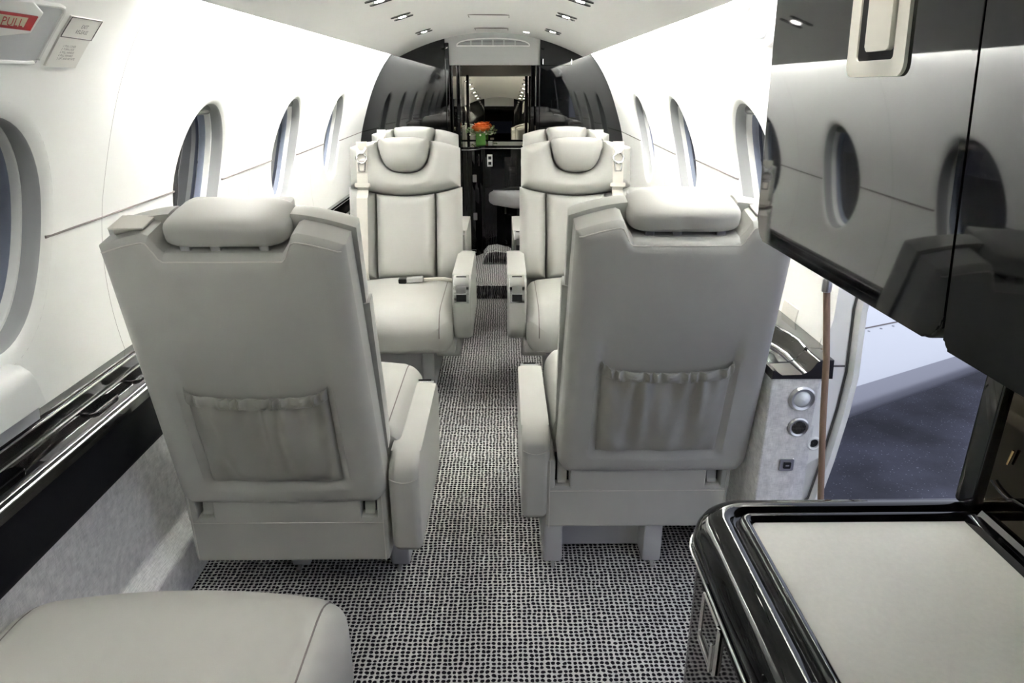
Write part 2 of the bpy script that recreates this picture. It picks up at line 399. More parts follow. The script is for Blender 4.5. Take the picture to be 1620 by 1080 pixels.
# forward and aft structure
fwd = thing('wall_front', 'black forward bulkhead with the flight deck opening', None, kind='structure')
arc = [(math.cos(math.radians(a)) * RW(math.radians(a)), ZC + math.sin(math.radians(a)) * RW(math.radians(a))) for a in range(-58, 91, 4)]
def bulk(side, xin, y, th=.03, top=1.80):
    pts = [(side * x, z) for x, z in arc if x > abs(xin) and z < top]
    zt = ZC + math.sqrt(1 - xin * xin)
    pts = [(side * abs(xin), 0.0)] + pts + [(side * abs(xin), zt)] if True else pts
    return MB().prism(pts, y, y + th, T=lambda p, q, r: (p, r, q), b=.004)
for sd in (-1, 1): part('bulkhead_panel', bulk(sd, .28, YF), 'black', fwd)
part('bulkhead_header', MB().box(-.28, .28, YF, YF + .03, 1.60, 1.86, .003), 'hdr', fwd)
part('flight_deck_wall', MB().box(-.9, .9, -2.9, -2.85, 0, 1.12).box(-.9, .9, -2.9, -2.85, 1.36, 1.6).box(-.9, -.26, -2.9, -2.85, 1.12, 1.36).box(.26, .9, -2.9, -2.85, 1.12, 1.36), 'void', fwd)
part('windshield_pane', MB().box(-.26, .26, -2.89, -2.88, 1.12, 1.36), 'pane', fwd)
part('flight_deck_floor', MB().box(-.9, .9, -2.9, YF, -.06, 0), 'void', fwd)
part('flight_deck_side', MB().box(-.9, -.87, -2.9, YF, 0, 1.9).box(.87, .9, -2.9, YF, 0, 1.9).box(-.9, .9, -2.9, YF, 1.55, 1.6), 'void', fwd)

aft = thing('wall_back', 'black lacquer aft bulkhead with a tall doorway', None, kind='structure')
part('bulkhead_panel', bulk(-1, .335, YB, .04), 'black', aft)
part('bulkhead_panel', bulk(1, .355, YB, .04), 'black', aft)
hb = MB()
hp = [(-.335, 1.546), (.355, 1.546)] + [(x, CZ(x) + .03) for x in [.355 - .069 * k for k in range(11)]]
hb.prism(hp, YB + .01, YB + .05, T=lambda p, q, r: (p, r, q), b=.003)
part('header_panel', hb, 'hdr', aft)
for x0, x1 in ((-.335, -.305), (.325, .355)):
    part('door_post', MB().box(x0, x1, YB - .012, YB + .10, .095, 1.546 + .15 * (x0 < 0), .006), 'black', aft)
part('door_jamb', MB().box(-.300, -.285, YB + .04, YB + .55, .095, 1.55, .004), 'black', aft)
part('door_jamb', MB().box(-.262, -.235, YB + .06, YB + .16, .095, 1.55, .006), 'black', aft)
part('door_jamb', MB().box(.290, .318, YB + .041, YB + .053, .095, 1.55, .003), 'black', aft)
lv = MB()
lv.box(-.75, -.72, YB + .04, 6.4, .095, 1.9).box(.72, .75, YB + .04, 6.4, .095, 1.9).box(-.75, .75, 6.36, 6.4, .095, 1.9)
part('lavatory_wall', lv, 'black', aft)
part('lavatory_ceiling', MB().box(-.75, .75, YB + .05, 6.4, 1.80, 1.84), 'ceil', aft)
# grille in the header
vg = thing('air_grille', 'arched grey air grille above the aft doorway', 'vent', (.014, YB, 1.69))
def arch(u): return 1.672 + .050 * math.sqrt(max(0, 1 - (u / .262) ** 2)) if abs(u) < .262 else 1.672
ap = [(.014 + .262 * math.cos(PI * k / 30), 1.674 + .050 * math.sin(PI * k / 30) ** .8) for k in range(31)]
part('grille_frame', MB().tube([(x, YB - .004, z) for x, z in ap], .0045, 8, True), 'ceil', vg)
part('grille_back', MB().prism(ap, YB + .002, YB + .009, T=lambda p, q, r: (p, r, q)), 'mesh', vg)
for x in (-.145, -.065, .014, .093, .173):
    h = .05 * math.sqrt(max(0, 1 - ((x - .014) / .262) ** 2))
    part('grille_bar', MB().box(x - .005, x + .004, YB - .006, YB + .004, 1.674, 1.674 + h), 'hdr', vg)
for k in range(5):
    z = 1.680 + .0085 * k; hw = .262 * math.sqrt(max(0, 1 - ((z - 1.674) / .052) ** 2)) - .008
    part('slat', MB().box(.014 - hw, .014 + hw, YB - .004, YB + .004, z, z + .0042), 'hdr', vg)

# ------------------------------------------------------------------ seats
LEAN = math.radians(13)
def seat(name, label, loc, rot, s, arm_z=.40, arm_u=.34, cw=.315, ped=.135, pedy=0, skx=0, cl=.45, strap=False, pocket=True, shx=.262, buckle=False, group='leather club seats'):
    """local frame: x across, y the way the sitter faces, z up; s = side of the aisle armrest"""
    R = thing(name, label, 'seat', loc, rot, group)
    sn, cs = math.sin(LEAN), math.cos(LEAN)
    def BK(u, v, d): return (u, -.27 - sn * v + cs * d, .36 + cs * v + sn * d)
    P = lambda n, mb, m, par=R, **k: part(n, mb, m, par, local=True, **k)
    # rear shell with notch for the headrest and a sunk field for the pocket
    def vtop(u):
        a = abs(u); sh = .776 - .034 * max(0, (a - .135) / .135) ** 1.5
        return .728 + (sh - .728) * sst(.128, .158, a)
    def hwS(b): r = .05; b = max(0, b); x = b * .80; return shx + .016 * (1 - b) - (0 if x > r else r - math.sqrt(r * r - (r - x) ** 2)) * .85
    def dS(u, v): return min(hwS((v + .022) / .80) - abs(u), v + .026, vtop(u) - v + .002)
    pk = lambda u, v: sst(.192, .174, abs(u)) * sst(.045, .066, v) * sst(.50, .375, v)
    def rearS(u, v): return -.034 * rnd(dS(u, v), .042) - .006 * (1 - (u / shx) ** 2) * rnd(dS(u, v), .1) + (.014 * pk(u, v) if pocket else 0)
    P('back_shell', slab(BK, 0, hwS, lambda u: -.022, vtop, lambda u, v: .062, rearS, 60, 64), 'leather')
    tk = MB(); tk.tube([BK(u, vtop(u) - .014, rearS(u, vtop(u) - .014) - .0006) for u in [shx * .97 * (-1 + 2 * k / 60) for k in range(61)]], .0017, 5)
    P('stitching', tk, 'stitch')
    # front cushions
    fx = shx + .012
    UB, UV = .128, .185
    def fU(u, v): return ((abs(u) / UB) ** 3 + (max(0, .815 - v) / UV) ** 3) ** (1 / 3) - 1
    def vtF(u):
        a = abs(u)
        if a < UB: return .815 - UV * (1 - (a / UB) ** 3) ** (1 / 3)
        return .786 - .033 * ((a - UB) / (fx - UB)) ** 1.6
    def vbF(u): return .520 + .042 * (u / fx) ** 2
    sd = lambda u, v: max(0, min(fx - abs(u), v - vbF(u), (.786 - .033 * max(0, (abs(u) - UB) / (fx - UB)) ** 1.6 - v) if abs(u) > UB else 1, fU(u, v) * .125))
    P('shoulder_cushion', slab(BK, 0, lambda b: fx, vbF, vtF, lambda u, v: .085 + .085 * rnd(sd(u, v), .055), lambda u, v: .060, 60, 34), 'leather')
    def low(uc, hw, v0, nm):
        vt = lambda u: vbF(u) - .003; vb = lambda u: v0
        ds = lambda u, v: max(0, min(hw - abs(u - uc), v - v0, vt(u) - v))
        P(nm, slab(BK, uc, lambda b: hw, vb, vt, lambda u, v: .085 + (.075 + .022 * math.exp(-((v - .22) / .14) ** 2)) * rnd(ds(u, v), .04), lambda u, v: .060, 24, 28), 'leather')
    low(0, .148, .10, 'centre_cushion')
    bw = (shx + .020 - .151) / 2
    for q in (-1, 1): low(q * (.151 + bw), bw, .10, 'side_bolster')
    # headrest: front pad and the roll over the top
    hr = MB()
    def vbH(u): return min(.755, .815 - (UV - .004) * (1 - min(1, abs(u) / (UB - .003)) ** 3) ** (1 / 3))
    hd_ = lambda u, v: max(0, min(-fU(u, v) * .125, .800 - v))
    slab(BK, 0, lambda b: UB - .004, vbH, lambda u: .784, lambda u, v: .10 + .09 * rnd(hd_(u, v), .05), lambda u, v: .070, 26, 26, hr)
    c = MB().ell((0, 0, 0), (.136, .033, .088), .5, 40, 20)
    hr.add([BK(x, .766 + y - .006 * (x / .138) ** 2, .070 + z) for x, y, z in c.v], c.f)
    P('headrest', hr, 'leather', angle=60)
    for x in (-.085, -.02, .085):
        cc = MB().box(x - .011, x + .011, .722, .744, -.004, .05, .003)
        P('headrest_slide', MB().add([BK(*p) for p in cc.v], cc.f), 'satin')
    # magazine pocket
    if pocket:
        rp = random.Random(int(loc[0] * 100)); ph = [rp.uniform(0, 6) for _ in range(6)]
        PW, V0, V1 = .172, .066, .345
        def pd(u, v):
            a = u / PW; b = (v - V0) / (V1 - V0)
            e = rnd((1 - abs(a)), .35) * rnd(b, .18)
            fold = (math.sin(u * 78 + ph[0] + 2.2 * b * math.sin(ph[3] + 7 * a)) * .55 + math.sin(u * 41 + ph[1] + 4 * b) * .8 + math.sin(u * 135 + ph[2] - 2.5 * b) * .25 * (b ** 2 + .3))
            diag = math.sin((u * 30 + (v - .2) * 26 * (1 if a < 0 else -1)) * 1.6 + ph[4]) * .5 * abs(a)
            return -.024 - e * (.020 + .010 * math.sin(PI * min(1, b * .9)) + .0095 * fold * (.45 + .55 * b) + .009 * diag)
        pc = MB(); nu, nv = 90, 44
        pc.grid(nu, nv, lambda i, j: BK(PW * (-1 + 2 * i / (nu - 1)), V0 + (V1 - V0 - .012 * math.sin(PI * i / (nu - 1))) * j / (nv - 1), pd(PW * (-1 + 2 * i / (nu - 1)), V0 + (V1 - V0) * j / (nv - 1))))
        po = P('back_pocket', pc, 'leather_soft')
        eb = MB(); nu, nv = 180, 11
        def ebf(i, j):
            a = -1 + 2 * i / (nu - 1); u = PW * 1.005 * a; b = j / (nv - 1) * 2 * PI
            ruf = math.sin(u * 190 + 2 * math.sin(u * 60 + ph[5])) ; sag = -.013 * (1 - a * a) + .010 * abs(a) ** 6
            k = rnd(1 - abs(a), .18)
            return BK(u, V1 + .008 + sag + .0165 * math.sin(b), -.026 - .022 * k - (.008 + .006 * ruf) * math.cos(b) - .004 * ruf * math.sin(b))
        eb.grid(nu, nv, ebf)
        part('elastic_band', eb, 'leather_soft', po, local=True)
        pe = MB(); pe.tube([BK(-PW, V1 + .01, -.022), BK(-PW, V0, -.022), BK(PW, V0, -.022), BK(PW, V1 + .01, -.022)], .0022, 6)
        P('pocket_piping', pe, 'seam')
    # seat cushion
    TOPZ = .500
    def chw(b): x = (1 - b) * .55; r = .10; return cw - (0 if x > r else r - math.sqrt(max(0, r * r - (r - x) ** 2)))
    def cvt(u): return cl - .040 * (u / cw) ** 2
    def ctop(u, y):
        sdist = max(0, chw((y + .15) / (cl + .15)) - abs(u)); fd = max(0, cvt(u) - y)
        k = rnd(sdist, .065) * rnd(fd, .13) * rnd(y + .17, .05)
        return .385 + .106 * k + .016 * (1 - (u / cw) ** 2) * sst(0, .2, fd) * sst(0, .2, sdist) - .004 * math.exp(-((abs(u) - cw + .052) / .007) ** 2) * k
    P('seat_cushion', slab(lambda u, v, d: (u, v, d), 0, chw, lambda u: -.15, cvt, ctop,
        lambda u, y: .335 - .035 * rnd(min(max(0, cw - abs(u)), max(0, cvt(u) - y)), .05), 56, 40), 'leather', angle=65)
    for q in (-1, 1):
        sm = MB(); u = q * (cw - .052)
        ys_ = [-.12 + (cvt(u) - .004 + .12) * math.sin(PI / 2 * k / 30) for k in range(31)]
        sm.tube([(u, y, ctop(u, y) - .0002) for y in ys_] + [(u, cvt(u) + .001, .375)], .0020, 6)
        P('cushion_piping', sm, 'seam')
    # skirt with two recline slots at the back
    kx = .275; kc = s * skx
    K = lambda x, y, z: (x + kc, y, z)
    sk = MB()
    sk.box(-kx, kx, -.285, .02, .135, .285, .014, T=K)
    sk.box(-kx + .006, kx - .006, .0, .30, .262, .33, .010, T=K)
    sk.box(-kx + .072, kx - .072, -.285, -.10, .270, .372, .006, T=K)
    for q in (-1, 1): sk.box(min(q * kx, q * (kx - .028)), max(q * kx, q * (kx - .028)), -.285, -.06, .270, .372, .008, T=K)
    sk.box(-kx + .01, kx - .01, -.23, .28, .27, .33, .004, T=K)
    P('skirt', sk, 'leather')
    for pts in ([(kx - .012, -.287, .14), (kx - .012, -.287, .37)], [(-kx + .012, -.287, .14), (-kx + .012, -.287, .37)], [(-kx + .01, -.287, .268), (kx - .01, -.287, .268)]):
        P('stitching', MB().tube([K(*p) for p in pts], .0012, 5), 'stitch')
    for q in (-1, 1):
        xc = q * (kx - .050)
        P('slot_lining', MB().box(xc - .021, xc + .021, -.250, -.23, .285, .37, T=K), 'void')
        tg = MB().prism([(-.271, .287), (-.262, .296), (-.254, .362), (-.246, .362), (-.246, .287)], xc - .014, xc + .014, T=lambda p, q_, r: K(r, p, q_), b=.002)
        P('recline_tongue', tg, 'leather')
    # pedestal
    px = s * ped
    for q in (-1, 1):
        lg = MB().box(px + q * .155 - .03, px + q * .155 + .03, -.275 + pedy, .13 + pedy, 0, .275, .010); P('leg', lg, 'leather_dim')
    P('pedestal', MB().box(px - .13, px + .13, -.20 + pedy, .10 + pedy, .012, .265, .004), 'leather_dim')
    for q in (-1, 1): P('floor_track', MB().box(px + q * .155 - .005, px + q * .155 + .005, -.30 + pedy, .20 + pedy, 0, .006), 'satin')
    # aisle armrest with its metal release
    ax = s * arm_u; aw = .042
    def AT(p, q, r): return (ax + r, p, q)
    y0, y1, zt = -.29, .31, arm_z
    def ztop(y): return zt - .012 * ((y - .05) / .3) ** 2
    prof = [(y0 + .025, zt - .29), (y0 + .004, zt - .265), (y0, zt - .06), (y0 + .006, zt - .03), (y0 + .02, zt - .014), (y0 + .05, zt - .004)] + \
           [(y0 + .08 + (.48 - .02) * k / 8, zt) for k in range(9)] + [(y1 - .035, zt - .004), (y1 - .014, zt - .014), (y1 - .003, zt - .035), (y1, zt - .07), (y1 - .012, zt - .23), (y1 - .03, zt - .28), (y1 - .06, zt - .300), (y1 - .10, zt - .304)]
    A_ = P('armrest', MB().prism(prof, -aw, aw, T=AT, b=.020), 'leather', angle=50)
    an = MB(); an.tube([(ax + q, y0 + .002 - .0035, zt - .055 + .016 * (q / aw) ** 2) for q in [aw * .9 * (-1 + 2 * k / 10) for k in range(11)]], .0013, 5)
    part('stitching', an, 'stitch', A_, local=True)
    lt = MB()
    # latch bends over the front top corner
    lw = .028; path = [(y1 - .045, zt + .002), (y1 - .022, zt - .004), (y1 - .004, zt - .024), (y1 + .004, zt - .052), (y1 + .004, zt - .112)]
    pl_ = path + [(a - .008, b - .008) for a, b in path[::-1]]
    lt.prism(pl_, -lw - .006, lw + .006, T=AT, b=.002)
    lo = part('release_plate', lt, 'chrome', A_, local=True)
    part('release_paddle', MB().box(ax - lw + .006, ax + lw - .006, y1 + .003, y1 + .0085, zt - .070, zt - .034, .003), 'satin', A_, local=True)
    part('release_recess', MB().box(ax - lw + .006, ax + lw - .006, y1 + .002, y1 + .0055, zt - .106, zt - .074, .001), 'void', A_, local=True)
    part('release_slit', MB().box(ax - lw + .006, ax + lw - .006, y1 - .030, y1 - .026, zt - .010, zt + .0005), 'void', A_, local=True)
    # belt guide at the outboard shoulder
    bu = -s * .200
    bg_ = MB(); cc = MB().box(bu - .042, bu + .042, .752, .772, .02, .095, .006); bg_.add([BK(*p) for p in cc.v], cc.f)
    P('belt_guide', bg_, 'belt')
    cc = MB().box(bu - .034, bu + .034, .771, .7755, .035, .082, .001); P('belt_slot', MB().add([BK(*p) for p in cc.v], cc.f), 'satin')
    if not strap:
        wv = MB().box(bu - .038, bu + .036, .775, .780, .00, .07, .002); P('shoulder_strap', MB().add([BK(*p) for p in wv.v], wv.f), 'beltw')
    else:
        def ribbon(w0, w1, va, vb_, lift, n=24, sway=0):
            mb = MB(); q = []
            for k in range(n + 1):
                v = va + (vb_ - va) * k / n
                ds1 = max(0, min(v - vbF(bu), .80 - v)) if v > vbF(bu) else max(0, min(vbF(bu) - v, v - .10))
                d = .085 + .082 * rnd(ds1 + .018, .055) + lift + (.018 if v < .5 else 0)
                ww = w0 + (w1 - w0) * k / n; uo = bu + sway * k / n
                q += [BK(uo - ww, v, d), BK(uo + ww, v, d), BK(uo + ww, v, d + .004), BK(uo - ww, v, d + .004)]
            f = [(0, 1, 2, 3), (4 * n + 3, 4 * n + 2, 4 * n + 1, 4 * n)]
            for k in range(n):
                for e in range(4): f.append((4 * k + e, 4 * k + 4 + e, 4 * k + 4 + (e + 1) % 4, 4 * k + (e + 1) % 4))
            return mb.add(q, f)
        S_ = P('shoulder_strap', ribbon(.027, .027, .770, .665, .004).add(*(lambda r: (r.v, r.f))(ribbon(.026, .026, .70, .555, .006))), 'beltw')
        part('lower_webbing', ribbon(.027, .024, .56, .06, .010, sway=-s * .004), 'beltw', S_, local=True)
        D = .178
        tg = MB()
        yk = [(-.026, .735), (-.010, .712), (.010, .712), (.026, .735), (.020, .745), (.008, .725), (-.008, .725), (-.020, .745)]
        tg.prism(yk, D, D + .006, T=lambda p, q, r: BK(bu + p, q, r), b=.001)
        tg.tube([BK(bu + .024 * math.cos(2 * PI * k / 24), .690 + .024 * math.sin(2 * PI * k / 24), D + .006) for k in range(24)], .0055, 8, True)
        part('harness_ring', tg, 'harness', S_, local=True)
        tb = MB(); pr = [(-.017, .664), (.017, .664), (.013, .628), (-.013, .628)]
        tb.tube([BK(bu + p, q, D + .004) for p, q in pr], .0045, 8, True)
        tb.tube([BK(bu - .019, .672, D + .004), BK(bu + .019, .672, D + .004)], .005, 8)
        part('latch_tongue', tb, 'harness', S_, local=True)
        sl = MB().prism(rrect(-.036, .036, .552, .572, .004), .160, .186, T=lambda p, q, r: BK(bu + p, q, r), b=.002)
        part('strap_slider', sl, 'beltw', S_, local=True)
    if buckle:
        Bk = P('lap_belt', MB().tube([(s * -.02 + s * .12, -.05, .515), (s * .16, -.065, .515), (s * .20, -.07, .512), (s * .235, -.09, .500)], [.010, .009, .011, .010], 8), 'beltw')
        part('buckle', MB().box(-.045, .045, -.022, .022, 0, .022, .005, T=lambda x, y, z: (s * .055 + x, -.03 - s * x * .18 * s + y, .512 + z + .006 * x / .045 * s)), 'satin', Bk, local=True)
        part('buckle_end', MB().box(-.020, .020, -.023, .023, 0, .024, .006, T=lambda x, y, z: (s * .002 + x, -.022 + y, .508 + z)), 'plastic', Bk, local=True)
    return R

seat('club_seat', 'grey leather seat seen from behind by the left ledge, with a gathered back pocket', (-.512, 1.89, 0), 0, 1, arm_z=.45, arm_u=.325, pedy=.14, ped=.12)
seat('club_seat', 'grey leather seat seen from behind beside the open door, with a gathered back pocket', (.520, 2.04, 0), 0, -1, arm_z=.45, arm_u=.340, cw=.285, ped=.128, skx=.035)
seat('club_seat', 'pale leather seat facing us by the left wall, harness strap and buckle in view', (-.405, 3.19, 0), PI, -1, arm_z=.62, arm_u=.305, cw=.262, cl=.432, ped=-.03, strap=True, buckle=True)
seat('club_seat', 'pale leather seat facing us on the right, behind the seat by the open door', (.450, 3.19, 0), PI, 1, arm_z=.62, arm_u=.305, cw=.262, cl=.432, ped=-.03, strap=True)
seat('club_seat', 'rearmost pale leather seat on the left, in front of the aft bulkhead', (-.475, 4.18, 0), PI, -1, arm_z=.62, arm_u=.305, cw=.262, cl=.432, ped=-.03, strap=True)
seat('club_seat', 'rearmost pale leather seat on the right, in front of the aft bulkhead', (.485, 4.18, 0), PI, 1, arm_z=.62, arm_u=.305, cw=.262, cl=.432, ped=-.03, strap=True)
seat('club_seat', 'grey leather seat at the lower left, only its broad cushion in view', (-.528, .62, 0), 0, 1, arm_z=.33, arm_u=.355, cw=.325, cl=.525)

# ------------------------------------------------------------------ galley on the right
gy0, gy1, gz = -.70, .848, .85
G = thing('galley_counter', 'black lacquered galley cabinet with a beige top at the lower right', 'cabinet', (.66, .06, 0))
def ctr_outline(off, r):
    x0, y1 = .350 + off, gy1 - off
    return [(x0 + r - r * math.sin(math.radians(90 * k / 10)) if False else x0 + r - r * math.cos(math.radians(90 * k / 10)), y1 - r + r * math.sin(math.radians(90 * k / 10))) for k in range(11)]
def closed_poly(off, r): return [(.350 + off, gy0)] + ctr_outline(off, r) + [(.985, gy1 - off), (.985, gy0)]
part('cabinet_body', MB().prism(closed_poly(.010, .055), .0, .792), 'black', G)
# bullnose rim swept round the corner: profile (inward offset, height)
prof = [(.010, .790), (.003, .794), (.000, .803), (.0, .815), (.003, .828), (.010, .840), (.022, .850), (.036, .8535), (.043, .852), (.047, .846), (.0485, .8425), (.052, .842), (.0545, .8455), (.058, .8535), (.062, .8555), (.067, .8545), (.072, .848), (.0735, .843)]
rings = []
for off, z in prof:
    r = max(.004, .070 - off * .9)
    rings.append([(.350 + off, gy0, z)] + [(x, y, z) for x, y in ctr_outline(off, r)] + [(.985, gy1 - off, z)])
rm = MB(); rm.grid(len(prof), len(rings[0]), lambda i, j: rings[i][j])
part('counter_rim', rm, 'black', G, angle=60)
part('counter_top', MB().prism(closed_poly(.071, .012), .80, .8475, b=.0015), 'top', G)
part('trim_line', MB().tube([(.348, gy0, .797)] + [(x, y, .797) for x, y in ctr_outline(-.002, .07)] + [(.985, gy1 + .002, .797)], .0022, 6), 'satin', G)
dr = part('cabinet_door', MB().box(.3525, .361, -.10, .745, .03, .775, .004), 'black', G)
hp_ = MB().prism(rrect(.652, .722, .705, .782, .006), .3505, .358, T=lambda p, q, r: (r, p, q), b=.001)
lh = part('latch_plate', hp_, 'black', dr)
fr = MB().tube([(.3505, y, z) for y, z in rrect(.654, .720, .707, .780, .004, 2)], .0028, 6, True)
lh2 = part('latch_handle', MB().box(.3455, .352, .658, .714, .707, .715, .002).box(.344, .352, .658, .664, .707, .752, .002), 'chrome', dr)
part('latch_frame', fr, 'chrome', dr)

mir = thing('galley_mirror', 'smoked mirror panel with a black post at the back of the counter', 'mirror', (.75, .06, .8475))
part('mirror_glass', MB().box(.732, .745, gy0, .79, .862, 1.226), 'smoke', mir)
part('corner_post', MB().box(.724, .760, .783, .822, .8545, 1.226, .005), 'black', mir)
part('post_groove', MB().box(.7395, .7425, .8215, .8235, .85, 1.226), 'void', mir)
part('base_moulding', MB().prism([(.712, .848), (.714, .858), (.722, .861), (.726, .857), (.731, .866), (.748, .866), (.748, .848)], gy0, .774, T=lambda p, q, r: (p, r, q)), 'black', mir)
part('end_panel', MB().box(.76, .985, .79, .815, .8545, 1.226), 'black', mir)

U = thing('galley_overhead_cabinet', 'glossy black overhead galley cabinet at the upper right', 'cabinet', (.65, .06, 1.226))
TI = .22       # door edges slant aft as they rise
def UT(p, q, r): return (.400 + .045 * (q - 1.226) + r, p + TI * (q - 1.226), q)     # p=Y q=z r=depth behind the face
part('cabinet_body', MB().prism([(gy0, 1.231), (.822, 1.231), (.822, 1.95), (gy0, 1.95)], .012, .58, T=UT, b=.003), 'black', U)
for a, b in ((.4515, .830), (-.10, .4485), (-.66, -.103)):
    d = part('cabinet_door', MB().prism(rrect(a, b, 1.226, 1.94, .022 if a > .4 else .006, 8), .0, .018, T=UT, b=.003), 'black', U, angle=50)
    if a > .4 or a < -.05 and b > .3:
        ya, yb, z0 = (.536, .632, 1.408) if a > .4 else (.02, .116, 1.408)
        z1 = z0 + .165
        outer, inner = rrect(ya, yb, z0, z1, .010), rrect(ya + .017, yb - .017, z0 + .013, z1 - .013, .004)
        n = len(outer); L = []
        for lst, r in ((outer, .0005), (outer, -.003), (inner, -.003), (inner, .012)): L.append([UT(p, q, r) for p, q in lst])
        ff = MB(); ff.grid(4, n, lambda i, j: L[i][j]); ff.add([L[i][j] for i in range(4) for j in (n - 1, 0)], [(0, 1, 3, 2), (2, 3, 5, 4), (4, 5, 7, 6)])
        part('latch_frame', ff, 'cream', d)
        part('latch_well', MB().prism(inner, -.0015, .0005, T=UT), 'void', d)
        part('latch_paddle', MB().prism(rrect(ya + .020, yb - .036, z0 + .020, z1 - .016, .004), -.006, -.001, T=UT, b=.001), 'cream', d)
part('edge_trim', MB().tube([UT(.826, 1.26 + .02 * k, .012) for k in range(34)], .003, 6), 'satin', U)

cb = thing('reflected_cable', 'thin looped cable with a brass plug, standing for a reflection in the smoked mirror', 'cable', (.728, .74, .90))  # modelled in place of an unidentified reflection in the mirror
part('cable_loop', MB().tube([(.7285, .735 - .05 * math.sin(a), .935 + .022 * math.cos(a) * (1.2 if a > 3 else 1)) for a in [.3 + 3.6 * k / 24 for k in range(25)]], .0016, 6), 'plastic', cb)
part('brass_plug', MB().tube([(.7285, .752, .950), (.7285, .748, .972)], [.0014, .002], 8), 'brass', cb)

# ------------------------------------------------------------------ entry door opening and what lies outside
D = thing('door_1', 'open cabin doorway on the right with its white jamb', None, kind='structure')
jy = 1.68
jo = [(.86, 0)] + [(1.035, 0.222), (1.057, 0.371), (1.074, 0.521), (1.081, 0.64), (1.07, 0.828)] + [(1.085, 1.0), (1.06, 1.15), (1.01, 1.30), (.93, 1.45), (.87, 1.53)]
off = lambda d: [(x - d * (1.0 if z < 1.1 else .85), z - d * (0 if z < 1.1 else .5)) for x, z in jo]
part('jamb_plate', MB().prism([(.93, 0)] + off(.022) + [(.80, 1.53), (.90, 1.33), (.965, 1.18), (.996, 1.0), (.998, .80), (.985, .70), (.93, .66)], 1.785, 1.80, T=lambda p, q, r: (p, r, q)), 'white', D)
part('jamb_rim', MB().prism(jo + off(.016)[::-1], 1.745, 1.80, T=lambda p, q, r: (p, r, q), b=.003), 'white', D)
part('jamb_inner_lining', MB().prism(off(.034)[2:] + [(.80, 1.50), (.90, 1.33), (.968, 1.16), (.992, 1.0), (.992, .80), (.975, .70), (.94, .60), (.92, .30)], 1.765, 1.79, T=lambda p, q, r: (p, r, q), b=.003), 'wall', D)
part('door_seal', MB().tube([(x, 1.780, z) for x, z in off(.0195)], .0035, 8), 'mesh', D)
part('jamb_joint', MB().box(.955, 1.046, 1.7625, 1.7665, .662, .6665), 'mesh', D)
part('door_sill', MB().box(.80, .98, .86, 1.745, -.05, .012, .005), 'satin', D)

EP = thing('ledge_end_panel', 'grey fabric end panel of the right ledge, beside the open door', 'panel', (.86, 1.69, 0))
ey = jy - .012
ep = [(.804, 0), (.804, .655), (.812, .668), (.940, .668), (.930, .50), (.905, .34), (.870, .12), (.850, 0)]
part('fabric_panel', MB().prism(ep, ey, ey + .095, T=lambda p, q, r: (p, r, q), b=.006), 'fabric', EP)
cap = [(.802, .668), (.803, .692), (.810, .694), (.828, .678), (.880, .679), (.903, .690), (.917, .716), (.930, .724), (.962, .722), (.966, .668)]
part('ledge_cap', MB().prism(cap, ey - .004, ey + .09, T=lambda p, q, r: (p, r, q), b=.002), 'gloss', EP)
# contoured tray that runs aft from the cap
ty = [ey + .085 + .06 * k for k in range(8)]
def trayx(k): return .905 - .03 * sst(0, 5, k) + .012 * math.sin(k * .9)
tr = MB(); tsec = lambda k: [(.806 + .0 * k, .694), (.826, .679), (trayx(k) - .02, .679), (trayx(k), .692), (trayx(k) + .014, .722), (trayx(k) + .030, .724), (.980, .722)]
tr.grid(8, 7, lambda i, j: (tsec(i)[j][0], ty[i], tsec(i)[j][1])); part('contoured_tray', tr, 'gloss', EP, angle=60)
part('tray_edge', MB().tube([(trayx(k) + .015, ty[k], .7245) for k in range(8)], .0028, 6), 'chrome', EP)
part('tray_edge', MB().tube([(.826, y, .681) for y in ty], .0025, 6), 'chrome', EP)

def on_end(name, label, cat, x, z): return thing(name, label, cat, (x, ey - .002, z))
cl = on_end('courtesy_light', 'round silver courtesy light, topmost fixture on the fabric end panel', 'light', .893, .610)
part('bezel', MB().lathe([(.036, .002), (.036, -.004), (.031, -.010), (.024, -.008), (.022, -.001)], (.893, ey, .610), 'y', 32), 'satin', cl)
part('lens', MB().lathe([(.0232, -.003), (.018, -.010), (.010, -.014), (.0005, -.0155)], (.893, ey, .610), 'y', 28), 'lens', cl)
sp = on_end('round_speaker', 'round grey speaker grille below the courtesy light', 'speaker', .895, .524)
part('bezel', MB().lathe([(.029, .002), (.029, -.004), (.025, -.008), (.020, -.006), (.019, -.001)], (.895, ey, .524), 'y', 32), 'satin', sp)
part('grille', MB().lathe([(.0205, -.002), (.014, -.005), (.0005, -.006)], (.895, ey, .524), 'y', 28), 'mesh', sp)
dots = MB()
for i in range(-4, 5):
    for j in range(-4, 5):
        if i * i + j * j < 18: dots.box(.895 + i * .0042 - .0013, .895 + i * .0042 + .0013, ey - .0068, ey - .0055, .524 + j * .0042 - .0013, .524 + j * .0042 + .0013)
part('grille_holes', dots, 'void', sp, kind='stuff')
sw = on_end('square_switch', 'small square switch low on the fabric end panel', 'switch', .879, .407)
part('plate', MB().prism(rrect(.860, .898, .388, .426, .003), ey - .006, ey, T=lambda p, q, r: (p, r, q), b=.0015), 'satin', sw)
part('rocker', MB().prism(rrect(.869, .889, .397, .417, .002), ey - .009, ey - .005, T=lambda p, q, r: (p, r, q), b=.001), 'plastic', sw)
part('rocker_mark', MB().box(.874, .884, ey - .0097, ey - .0088, .405, .409), 'satin', sw)
lk = thing('door_latch_socket', 'white ringed latch socket at the edge of the door jamb', 'latch', (.995, 1.765, .42))
part('socket_ring', MB().lathe([(.022, .0), (.022, -.007), (.018, -.010), (.014, -.007), (.0135, 0)], (.995, 1.766, .42), 'y', 24), 'white', lk)
